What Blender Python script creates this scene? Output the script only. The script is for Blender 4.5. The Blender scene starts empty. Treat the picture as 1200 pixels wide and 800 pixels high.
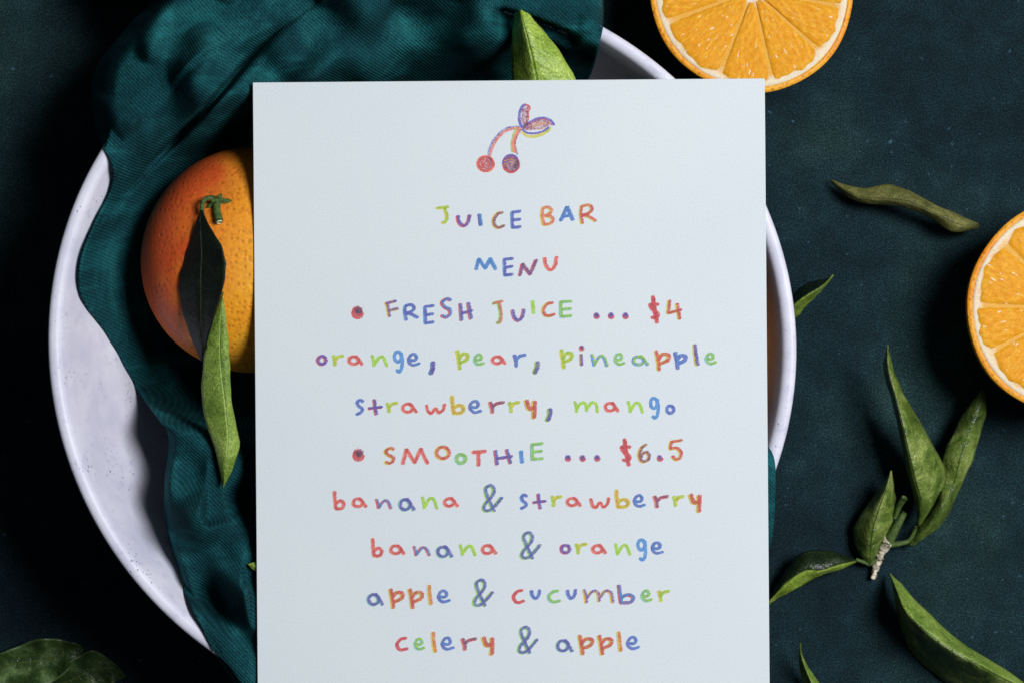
import bpy, bmesh, math, random
import numpy as np
from mathutils import Vector, Matrix

random.seed(7)
rng = np.random.default_rng(7)
scene = bpy.context.scene
COL = scene.collection

# ------------------------------------------------------------------ camera
PX = 0.00032            # metres per photo pixel (1200 wide) on the card's plane
ZC = 0.0926             # height of the card's upper face
D = 1.20                # camera height above the card
cam_data = bpy.data.cameras.new("camera")
cam = bpy.data.objects.new("camera", cam_data)
COL.objects.link(cam)
cam.location = (0, 0, ZC + D)
cam_data.sensor_width = 36
cam_data.lens = 36 * D / (1200 * PX)
cam_data.clip_start = 0.05
cam_data.clip_end = 50
cam_data.dof.use_dof = True
cam_data.dof.focus_distance = D
cam_data.dof.aperture_fstop = 19
scene.camera = cam

# ------------------------------------------------------------------ light
world = bpy.data.worlds.new("World")
scene.world = world
world.use_nodes = True
wb = world.node_tree.nodes["Background"]
wb.inputs[0].default_value = (0.75, 0.85, 1.0, 1)
wb.inputs[1].default_value = 0.035

LAMP_DIR = Vector((0.475, 0.185, 0.863)).normalized()
ld = bpy.data.lights.new("softbox", 'AREA')
ld.shape = 'SQUARE'
ld.size = 0.62
ld.energy = 37.0
ld.color = (0.97, 0.985, 1.0)
lamp = bpy.data.objects.new("softbox", ld)
COL.objects.link(lamp)
lamp.location = LAMP_DIR * 1.9
lamp.rotation_euler = LAMP_DIR.to_track_quat('Z', 'Y').to_euler()

scene.view_settings.view_transform = 'Standard'
scene.view_settings.look = 'None'
scene.view_settings.exposure = 0.0
scene.view_settings.gamma = 1.0
scene.render.engine = 'CYCLES'
scene.cycles.max_bounces = 8
scene.cycles.transparent_max_bounces = 24

# ------------------------------------------------------------------ helpers
def P(px, py, z):
    """photo pixel at height z (metres) -> world point"""
    k = PX * (D + ZC - z) / D
    return Vector(((px - 600) * k, -(py - 400) * k, z))

def lin(r, g, b):
    f = lambda c: (c / 255 / 12.92) if c / 255 <= 0.04045 else ((c / 255 + 0.055) / 1.055) ** 2.4
    return (f(r), f(g), f(b), 1.0)

def obj(name, me, mats, parent=None):
    o = bpy.data.objects.new(name, me)
    for m in (mats if isinstance(mats, (list, tuple)) else [mats]):
        me.materials.append(m)
    COL.objects.link(o)
    if parent:
        o.parent = parent
    return o

def mesh(verts, faces, uvs=None, smooth=True, name="mesh"):
    me = bpy.data.meshes.new(name)
    me.from_pydata([tuple(v) for v in verts], [], faces)
    if uvs is not None:
        uvl = me.uv_layers.new(name="UVMap")
        for lp in me.loops:
            uvl.data[lp.index].uv = uvs[lp.vertex_index]
    if smooth:
        me.polygons.foreach_set("use_smooth", [True] * len(me.polygons))
    me.update()
    return me

def empty(name, loc):
    o = bpy.data.objects.new(name, None)
    o.empty_display_size = 0.02
    o.location = loc
    COL.objects.link(o)
    return o

def tag(o, label=None, cat=None, group=None, kind=None):
    if label: o["label"] = label
    if cat: o["category"] = cat
    if group: o["group"] = group
    if kind: o["kind"] = kind
    return o

def grid_faces(n, m, wrap=False):
    f = []
    for i in range(n - 1):
        for j in range(m if wrap else m - 1):
            a = i * m + j; b = i * m + (j + 1) % m
            f.append((a, b, b + m, a + m))
    return f

def lathe(profile, seg=128, sx=1.0, sy=1.0):
    v = []
    for r, z in profile:
        for k in range(seg):
            t = 2 * math.pi * k / seg
            v.append((r * math.cos(t) * sx, r * math.sin(t) * sy, z))
    return v, grid_faces(len(profile), seg, wrap=True)

def cat(pts, n):
    """Catmull-Rom through pts (tuples of any length), n samples"""
    p = np.array(pts, float)
    if len(p) == 2:
        t = np.linspace(0, 1, n)[:, None]
        return p[0] * (1 - t) + p[1] * t
    q = np.vstack([2 * p[0] - p[1], p, 2 * p[-1] - p[-2]])
    out = []
    for s in np.linspace(0, len(p) - 1 - 1e-9, n):
        i = int(s); t = s - i
        a, b, c, d = q[i], q[i + 1], q[i + 2], q[i + 3]
        out.append(0.5 * ((2 * b) + (c - a) * t + (2 * a - 5 * b + 4 * c - d) * t * t + (3 * b - a - 3 * c + d) * t ** 3))
    return np.array(out)

def smooth01(a, b, x):
    t = np.clip((x - a) / (b - a), 0, 1)
    return t * t * (3 - 2 * t)

# ------------------------------------------------------------------ node helpers
class NT:
    def __init__(self, name):
        self.m = bpy.data.materials.new(name)
        self.m.use_nodes = True
        self.t = self.m.node_tree
        self.bsdf = self.t.nodes["Principled BSDF"]
        self.out = self.t.nodes["Material Output"]
    def n(self, typ, **kw):
        nd = self.t.nodes.new(typ)
        for k, v in kw.items():
            if k.startswith("i_"):
                key = k[2:].replace("_", " ")
                nd.inputs[key].default_value = v
            else:
                setattr(nd, k, v)
        return nd
    def link(self, a, b):
        self.t.links.new(a, b)
    def coord(self, which="Object"):
        return self.n("ShaderNodeTexCoord").outputs[which]
    def mapping(self, vec, scale=(1, 1, 1), rot=(0, 0, 0), loc=(0, 0, 0)):
        mp = self.n("ShaderNodeMapping")
        mp.inputs["Scale"].default_value = scale
        mp.inputs["Rotation"].default_value = rot
        mp.inputs["Location"].default_value = loc
        self.link(vec, mp.inputs["Vector"])
        return mp.outputs[0]
    def noise(self, vec, scale, detail=4, rough=0.55, dist=0.0):
        nd = self.n("ShaderNodeTexNoise")
        nd.inputs["Scale"].default_value = scale
        nd.inputs["Detail"].default_value = detail
        nd.inputs["Roughness"].default_value = rough
        nd.inputs["Distortion"].default_value = dist
        self.link(vec, nd.inputs["Vector"])
        return nd.outputs["Fac"]
    def ramp(self, fac, stops, interp='LINEAR'):
        r = self.n("ShaderNodeValToRGB")
        r.color_ramp.interpolation = interp
        e = r.color_ramp.elements
        while len(e) < len(stops):
            e.new(0.5)
        for k, (p, c) in enumerate(stops):
            e[k].position = p
            e[k].color = c if len(c) == 4 else (*c, 1)
        self.link(fac, r.inputs[0])
        return r.outputs[0]
    def mix(self, a, b, fac, blend='MIX'):
        x = self.n("ShaderNodeMix", data_type='RGBA', blend_type=blend)
        for s, v in ((0, fac), (6, a), (7, b)):
            if hasattr(v, "is_linked") or isinstance(v, bpy.types.NodeSocket):
                self.link(v, x.inputs[s])
            else:
                x.inputs[s].default_value = v
        return x.outputs[2]
    def math(self, op, a, b=0.0, c=0.0, clamp=False):
        x = self.n("ShaderNodeMath", operation=op, use_clamp=clamp)
        for s, v in enumerate((a, b, c)):
            if isinstance(v, bpy.types.NodeSocket):
                self.link(v, x.inputs[s])
            else:
                x.inputs[s].default_value = v
        return x.outputs[0]
    def bump(self, h, strength, dist, normal=None):
        b = self.n("ShaderNodeBump")
        b.inputs["Strength"].default_value = strength
        b.inputs["Distance"].default_value = dist
        self.link(h, b.inputs["Height"])
        if normal is not None:
            self.link(normal, b.inputs["Normal"])
        return b.outputs[0]
    def set(self, **kw):
        for k, v in kw.items():
            key = k.replace("_", " ")
            if isinstance(v, bpy.types.NodeSocket):
                self.link(v, self.bsdf.inputs[key])
            else:
                self.bsdf.inputs[key].default_value = v
        return self.m
G3 = lambda g: (g, g, g, 1)

# ------------------------------------------------------------------ materials
def mat_slate():
    t = NT("painted_slate"); c = t.coord()
    big = t.noise(c, 9, 5, 0.6, 0.6)
    mid = t.noise(c, 75, 8, 0.72)
    fine = t.noise(c, 1700, 2, 0.75)
    base = t.ramp(big, [(0.28, lin(12, 26, 33)), (0.5, lin(20, 40, 46)), (0.72, lin(34, 57, 57))])
    base = t.mix(base, t.ramp(mid, [(0.3, G3(0.55)), (0.55, G3(1.0)), (0.78, G3(1.8))]), 0.85, 'MULTIPLY')
    base = t.mix(base, t.ramp(fine, [(0.34, G3(0.12)), (0.5, G3(1.0)), (0.66, G3(3.0))]), 0.9, 'MULTIPLY')
    # faint brushed scratches
    sc = t.noise(t.mapping(c, (900, 60, 1), (0, 0, 0.6)), 1.0, 3, 0.6)
    base = t.mix(base, lin(42, 92, 92), t.math('MULTIPLY', t.ramp(sc, [(0.66, G3(0)), (0.8, G3(1))]), 0.35))
    pale = t.noise(c, 330, 2, 0.5)
    base = t.mix(base, lin(70, 100, 120), t.math('MULTIPLY', t.ramp(pale, [(0.715, G3(0)), (0.76, G3(1))]), 0.7))
    h = t.math('ADD', t.math('MULTIPLY', mid, 1.0), t.math('MULTIPLY', fine, 0.25))
    return t.set(Base_Color=base, Roughness=0.85, Specular_IOR_Level=0.12, Normal=t.bump(h, 0.6, 0.0012))

def mat_ceramic():
    t = NT("white_ceramic"); c = t.coord()
    n1 = t.noise(c, 45, 5, 0.6)
    n2 = t.noise(c, 900, 2, 0.5)
    base = t.ramp(n1, [(0.3, lin(206, 205, 226)), (0.7, lin(234, 233, 246))])
    # clustered pits in the glaze
    v = t.n("ShaderNodeTexVoronoi", feature='F1'); v.inputs["Scale"].default_value = 620
    v.inputs["Randomness"].default_value = 1.0
    t.link(c, v.inputs["Vector"])
    pit = t.ramp(v.outputs["Distance"], [(0.16, G3(1)), (0.30, G3(0))])
    where = t.ramp(t.noise(c, 38, 4, 0.7, 0.8), [(0.58, G3(0)), (0.68, G3(1))])
    pitm = t.math('MULTIPLY', pit, where)
    base = t.mix(base, lin(84, 92, 120), t.math('MULTIPLY', pitm, 0.8))
    smud = t.ramp(t.noise(c, 170, 5, 0.75), [(0.55, G3(0)), (0.75, G3(1))])
    base = t.mix(base, lin(166, 166, 198), t.math('MULTIPLY', smud, 0.5))
    h = t.math('SUBTRACT', t.math('MULTIPLY', n2, 0.2), pitm)
    return t.set(Base_Color=base, Roughness=0.42, Specular_IOR_Level=0.35, Normal=t.bump(h, 0.35, 0.0005))

def mat_cloth():
    t = NT("teal_twill"); uv = t.coord("UV"); c = t.coord()
    w = t.n("ShaderNodeTexWave", wave_type='BANDS', bands_direction='DIAGONAL')
    w.inputs["Scale"].default_value = 400
    w.inputs["Distortion"].default_value = 0.7
    w.inputs["Detail"].default_value = 2
    w.inputs["Detail Scale"].default_value = 0.6
    t.link(uv, w.inputs["Vector"])
    rib = w.outputs["Fac"]
    w2 = t.n("ShaderNodeTexWave", wave_type='BANDS', bands_direction='X')
    w2.inputs["Scale"].default_value = 620
    w2.inputs["Distortion"].default_value = 0.8
    t.link(uv, w2.inputs["Vector"])
    big = t.noise(c, 30, 5, 0.65, 0.5)
    fuzz = t.noise(c, 1500, 3, 0.7)
    base = t.ramp(big, [(0.3, lin(14, 50, 56)), (0.5, lin(20, 70, 76)), (0.72, lin(38, 108, 112))])
    base = t.mix(base, t.ramp(rib, [(0.1, G3(0.55)), (0.9, G3(1.25))]), 0.6, 'MULTIPLY')
    base = t.mix(base, t.ramp(w2.outputs["Fac"], [(0.2, G3(0.7)), (0.9, G3(1.15))]), 0.6, 'MULTIPLY')
    base = t.mix(base, t.ramp(fuzz, [(0.3, G3(0.35)), (0.7, G3(1.75))]), 0.8, 'MULTIPLY')
    fold_light = t.noise(t.mapping(uv, (0.45, 1.3, 1), (0, 0, -0.75)), 48, 4, 0.7, 0.4)
    base = t.mix(base, lin(40, 132, 136), t.math('MULTIPLY', t.ramp(fold_light, [(0.54, G3(0)), (0.74, G3(1))]), 0.55))  # paler teal bands: highlights on the folds painted into the colour
    h = t.math('ADD', rib, t.math('MULTIPLY', w2.outputs["Fac"], 0.5))
    return t.set(Base_Color=base, Roughness=0.9, Specular_IOR_Level=0.08, Normal=t.bump(h, 0.6, 0.0004))

def mat_peel(name="orange_peel", pore=460.0, shade_tint=True):
    t = NT(name); c = t.coord()
    v = t.n("ShaderNodeTexVoronoi", feature='F1'); v.inputs["Scale"].default_value = pore
    v.inputs["Randomness"].default_value = 0.8
    t.link(c, v.inputs["Vector"])
    dot = t.ramp(v.outputs["Distance"], [(0.05, G3(1)), (0.45, G3(0))])
    big = t.noise(c, 30, 4, 0.6)
    fine = t.noise(c, 700, 4, 0.65)
    base = t.ramp(big, [(0.3, lin(240, 138, 26)), (0.5, lin(248, 168, 38)), (0.72, lin(252, 190, 56))])
    if shade_tint:
        # redder tint painted over the fruit's shaded cheek, with a ragged border
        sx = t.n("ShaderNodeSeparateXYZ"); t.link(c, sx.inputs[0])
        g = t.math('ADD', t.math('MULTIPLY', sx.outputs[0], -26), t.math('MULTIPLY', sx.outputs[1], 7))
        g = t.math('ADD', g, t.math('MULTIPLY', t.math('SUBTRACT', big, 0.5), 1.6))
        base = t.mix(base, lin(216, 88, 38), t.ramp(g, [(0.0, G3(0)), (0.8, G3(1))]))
    base = t.mix(base, lin(176, 84, 16), t.math('MULTIPLY', dot, 0.48))
    base = t.mix(base, t.ramp(fine, [(0.3, G3(0.72)), (0.7, G3(1.18))]), 0.8, 'MULTIPLY')
    h = t.math('SUBTRACT', t.math('MULTIPLY', fine, 0.35), dot)
    return t.set(Base_Color=base, Roughness=0.48, Specular_IOR_Level=0.35, Normal=t.bump(h, 0.32, 0.0006))

def mat_pulp():
    t = NT("orange_pulp"); uv = t.coord("UV"); c = t.coord()
    st = t.noise(t.mapping(uv, (9, 26, 1)), 1.0, 3, 0.55, 0.5)
    v = t.n("ShaderNodeTexVoronoi", feature='F1'); v.inputs["Scale"].default_value = 1.0
    t.link(t.mapping(uv, (7, 22, 1)), v.inputs["Vector"])
    base = t.ramp(st, [(0.28, lin(226, 146, 26)), (0.5, lin(236, 164, 38)), (0.72, lin(244, 184, 60))])
    base = t.mix(base, lin(216, 138, 24), t.math('MULTIPLY', t.ramp(v.outputs["Distance"], [(0.35, G3(0)), (0.75, G3(1))]), 0.22))
    fl = t.noise(t.mapping(uv, (6, 20, 1), loc=(3, 7, 0)), 1.6, 2, 0.5)
    base = t.mix(base, lin(252, 238, 214), t.math('MULTIPLY', t.ramp(fl, [(0.67, G3(0)), (0.71, G3(1))]), 0.85))  # pale flecks: wet glints painted on the pulp
    fine = t.noise(c, 1300, 2, 0.6)
    base = t.mix(base, t.ramp(fine, [(0.3, G3(0.8)), (0.7, G3(1.16))]), 0.7, 'MULTIPLY')
    h = t.math('ADD', st, t.math('MULTIPLY', v.outputs["Distance"], -0.7))
    t.set(Subsurface_Weight=0.22, Subsurface_Radius=(1.0, 0.6, 0.15), Subsurface_Scale=0.004)
    return t.set(Base_Color=base, Roughness=0.5, Specular_IOR_Level=0.08, Normal=t.bump(h, 0.10, 0.0005))

def mat_pith(r_white):
    t = NT("citrus_pith"); c = t.coord()
    ln = t.n("ShaderNodeVectorMath", operation='LENGTH'); t.link(c, ln.inputs[0])
    n = t.noise(c, 240, 4, 0.6)
    r = t.math('ADD', t.math('DIVIDE', ln.outputs["Value"], r_white), t.math('MULTIPLY', t.math('SUBTRACT', n, 0.5), 0.22))
    base = t.ramp(r, [(0.10, lin(240, 222, 206)), (0.18, lin(238, 172, 62)), (0.89, lin(240, 176, 70)), (0.985, lin(244, 224, 196))])
    fine = t.noise(c, 1300, 2, 0.6)
    base = t.mix(base, t.ramp(fine, [(0.3, G3(0.85)), (0.7, G3(1.1))]), 0.7, 'MULTIPLY')
    t.set(Subsurface_Weight=0.4, Subsurface_Radius=(1.0, 0.5, 0.2), Subsurface_Scale=0.003)
    return t.set(Base_Color=base, Roughness=0.6, Specular_IOR_Level=0.25, Normal=t.bump(n, 0.4, 0.0008))

def mat_leaf(name, dark, mid, light, rough=0.42, vein=0.35, spec=0.4, veinc=None):
    t = NT(name); uv = t.coord("UV"); c = t.coord()
    s = t.n("ShaderNodeSeparateXYZ"); t.link(uv, s.inputs[0])
    u, v = s.outputs[0], s.outputs[1]          # u along 0..1, v across -1..1 (stored 0..1)
    a = t.math('ABSOLUTE', t.math('SUBTRACT', t.math('MULTIPLY', v, 2), 1))
    wob = t.math('MULTIPLY', t.math('SUBTRACT', t.noise(uv, 5, 2), 0.5), 0.10)
    ph = t.math('SUBTRACT', t.math('ADD', u, wob), t.math('MULTIPLY', a, 0.13))
    side = t.math('ABSOLUTE', t.math('SINE', t.math('MULTIPLY', ph, 34.0)))
    sv = t.ramp(side, [(0.0, G3(1)), (0.22, G3(0))])
    sv = t.math('MULTIPLY', sv, t.ramp(a, [(0.0, G3(1)), (0.9, G3(0.2))]))
    rib = t.ramp(a, [(0.02, G3(1)), (0.06, G3(0))])
    ret = t.n("ShaderNodeTexVoronoi", feature='DISTANCE_TO_EDGE'); ret.inputs["Scale"].default_value = 700
    t.link(c, ret.inputs["Vector"])
    big = t.noise(c, 95, 5, 0.65, 0.6)
    fine = t.noise(c, 1400, 2, 0.6)
    base = t.ramp(big, [(0.32, dark), (0.5, mid), (0.68, light)])
    vc = veinc or light
    base = t.mix(base, vc, t.math('MULTIPLY', sv, vein))
    base = t.mix(base, vc, t.math('MULTIPLY', rib, min(1, vein * 2.2)))
    base = t.mix(base, t.ramp(fine, [(0.3, G3(0.5)), (0.7, G3(1.5))]), 0.8, 'MULTIPLY')
    mg = t.ramp(a, [(0.86, G3(0)), (0.97, G3(1))])
    base = t.mix(base, light, t.math('MULTIPLY', mg, 0.45))
    blot = t.noise(c, 260, 3, 0.6)
    base = t.mix(base, lin(120, 110, 50), t.math('MULTIPLY', t.ramp(blot, [(0.70, G3(0)), (0.76, G3(1))]), 0.4))
    h = t.math('SUBTRACT', t.math('MULTIPLY', big, 1.3), t.math('ADD', t.math('MULTIPLY', sv, 0.3), t.math('MULTIPLY', rib, 0.5)))
    h = t.math('ADD', h, t.math('MULTIPLY', ret.outputs["Distance"], 0.35))
    return t.set(Base_Color=base, Roughness=rough, Specular_IOR_Level=spec, Normal=t.bump(h, 0.6, 0.0011))

def mat_simple(name, col, rough=0.6, var=0.35, scale=400):
    t = NT(name); c = t.coord()
    n = t.noise(c, scale, 4, 0.65)
    base = t.mix(col, t.ramp(n, [(0.3, G3(1 - var)), (0.7, G3(1 + var))]), 1.0, 'MULTIPLY')
    return t.set(Base_Color=base, Roughness=rough, Specular_IOR_Level=0.3, Normal=t.bump(n, 0.4, 0.0006))

def mat_paper():
    t = NT("menu_paper"); c = t.coord()
    n = t.noise(c, 2100, 2, 0.75)
    b = t.noise(c, 10, 3, 0.5)
    base = t.ramp(b, [(0.3, lin(222, 230, 235)), (0.7, lin(226, 234, 238))])
    base = t.mix(base, t.ramp(n, [(0.3, G3(0.89)), (0.7, G3(1.05))]), 1.0, 'MULTIPLY')
    return t.set(Base_Color=base, Roughness=0.75, Specular_IOR_Level=0.15, Normal=t.bump(n, 0.15, 0.0002))

def mat_crayon(name, col, cover):
    t = NT(name); c = t.coord()
    n = t.noise(c, 1500, 2, 0.6)
    n2 = t.noise(c, 420, 3, 0.6)
    base = t.mix(col, t.ramp(n2, [(0.3, G3(0.9)), (0.7, G3(1.3))]), 1.0, 'MULTIPLY')
    t.set(Base_Color=base, Roughness=0.75, Specular_IOR_Level=0.15)
    k = t.math('ADD', t.math('MULTIPLY', n, 0.75), t.math('MULTIPLY', n2, 0.25))
    a = t.ramp(k, [(0.165 + 0.36 * cover, G3(1)), (0.34 + 0.36 * cover, G3(0.34 * cover))])
    tr = t.n("ShaderNodeBsdfTransparent")
    mx = t.n("ShaderNodeMixShader")
    t.link(a, mx.inputs[0]); t.link(tr.outputs[0], mx.inputs[1]); t.link(t.bsdf.outputs[0], mx.inputs[2])
    t.link(mx.outputs[0], t.out.inputs[0])
    return t.m

M_SLATE, M_CER, M_CLOTH = mat_slate(), mat_ceramic(), mat_cloth()
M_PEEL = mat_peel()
M_ZEST = mat_peel("halved_orange_peel", 480, False)
M_PULP = mat_pulp()
L_UP = mat_leaf("leaf_face", lin(46, 64, 24), lin(90, 112, 44), lin(146, 162, 86), 0.33, 0.45, 0.5, lin(52, 70, 28))
L_UN = mat_leaf("leaf_underside", lin(92, 120, 44), lin(124, 152, 62), lin(158, 182, 92), 0.5, 0.3, 0.3, lin(176, 196, 112))
L_DK = mat_leaf("dark_glossy_leaf", lin(16, 28, 16), lin(28, 44, 22), lin(56, 74, 42), 0.38, 0.25, 0.4, lin(70, 84, 38))
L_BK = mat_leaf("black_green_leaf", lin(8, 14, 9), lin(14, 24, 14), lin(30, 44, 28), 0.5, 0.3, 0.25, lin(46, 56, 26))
L_MD = mat_leaf("mottled_leaf", lin(26, 44, 20), lin(48, 72, 32), lin(98, 122, 74), 0.36, 0.3, 0.4, lin(80, 98, 46))
L_OL = mat_leaf("olive_leaf", lin(74, 76, 36), lin(102, 104, 54), lin(134, 132, 76), 0.6, 0.3, 0.3, lin(70, 70, 36))
L_BR = mat_leaf("bright_leaf", lin(112, 140, 42), lin(146, 174, 64), lin(178, 200, 96), 0.42, 0.3, 0.4, lin(104, 136, 48))
M_STEM = mat_simple("green_stem", lin(74, 96, 46), 0.6, 0.6, 900)
M_TWIG = mat_simple("pale_twig", lin(216, 204, 182), 0.75, 0.5, 700)
M_CUT = mat_simple("cut_stem", lin(206, 210, 170), 0.7)
M_PAPER = mat_paper()

# ------------------------------------------------------------------ setting: tabletop
def tabletop():
    n = 60
    v, uv = [], []
    for i in range(n):
        for j in range(n):
            v.append((-0.9 + 1.8 * j / (n - 1), -0.9 + 1.8 * i / (n - 1), 0))
    o = obj("tabletop", mesh(v, grid_faces(n, n)), M_SLATE)
    tag(o, "dark blue-green painted slate surface under everything", "tabletop", kind="structure")
tabletop()

# ------------------------------------------------------------------ bowl
RIM = 0.0900
BC = P(494, 403, RIM)
R_OUT = 441 * PX * (D + ZC - RIM) / D
R_IN = R_OUT - 0.0056
def squash(x, y):
    """hand-thrown: the rim is not a perfect circle"""
    a = np.arctan2(y, x)
    return -0.030 * np.maximum(0, np.cos(a - math.radians(72))) ** 2 - 0.010 * np.maximum(0, np.cos(a - math.radians(215))) ** 3
def r_bowl(x, y):
    """radius on the round (unsquashed) bowl of a point relative to the bowl's centre"""
    r = np.hypot(x, y); k = squash(x, y); q = r
    for _ in range(3):
        q = r / (1 + (q / R_OUT) ** 2 * k)
    return q
def zin(r):
    """height of the bowl's inner surface at radius r (metres)"""
    t = np.clip((r - 0.050) / (R_IN - 0.050), 0, 1)
    return 0.0055 + (RIM - 0.002 - 0.0055) * t ** 2.9
def bowl():
    prof = [(0.0, 0.0015), (0.040, 0.0015), (0.043, 0.0), (0.049, 0.0), (0.052, 0.002)]
    for k in range(1, 30):
        t = k / 30
        r = 0.052 + (R_OUT - 0.001 - 0.052) * t
        prof.append((r, 0.002 + (RIM - 0.004) * t ** 3.0))
    prof += [(R_OUT - 0.0003, RIM - 0.0030), (R_OUT, RIM - 0.0016), (R_OUT - 0.0006, RIM - 0.0004), (R_OUT - 0.0018, RIM),
             (R_IN + 0.0024, RIM - 0.0001), (R_IN + 0.0014, RIM - 0.0004), (R_IN + 0.0006, RIM - 0.0011), (R_IN, RIM - 0.002)]
    for k in range(1, 50):
        r = R_IN * (1 - k / 50)
        prof.append((r, float(zin(r))))
    prof.append((0.0, float(zin(0))))
    v, f = lathe(prof, 200)
    vv = []
    for x, y, z in v:
        s = 1 + (math.hypot(x, y) / R_OUT) ** 2 * float(squash(x, y))
        vv.append((x * s, y * s, z))
    o = obj("fruit_bowl", mesh(vv, f), M_CER)
    o.location = (BC.x, BC.y, 0)
    tag(o, "large white speckled ceramic bowl under the menu card", "bowl")
bowl()

# ------------------------------------------------------------------ whole orange (placed first so the cloth can wrap it)
OC = P(299, 305.5, 0.052)
ORX, ORZ = 132 * PX * (D + ZC - 0.052) / D, 0.0392
OC.z = 0.0525
SE = 2.7               # slightly flattened fruit
def orange_z(x, y, upper=True):
    d = np.hypot(x - OC.x, y - OC.y) / ORX
    h = ORZ * np.clip(1 - d ** SE, 0, 1) ** (1 / SE)
    return OC.z + h if upper else OC.z - h

# ------------------------------------------------------------------ napkin
def seg_dist(px, py, pts):
    best = np.full(px.shape, 1e9); side = np.zeros(px.shape); tt = np.zeros(px.shape)
    n = len(pts) - 1
    for i in range(n):
        ax, ay = pts[i]; bx, by = pts[i + 1]
        dx, dy = bx - ax, by - ay
        t = np.clip(((px - ax) * dx + (py - ay) * dy) / (dx * dx + dy * dy), 0, 1)
        qx, qy = ax + t * dx, ay + t * dy
        d = np.hypot(px - qx, py - qy)
        s = (px - qx) * dy - (py - qy) * dx
        m = d < best
        best = np.where(m, d, best); side = np.where(m, s, side); tt = np.where(m, (i + t) / n, tt)
    return best, np.sign(side), tt

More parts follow.
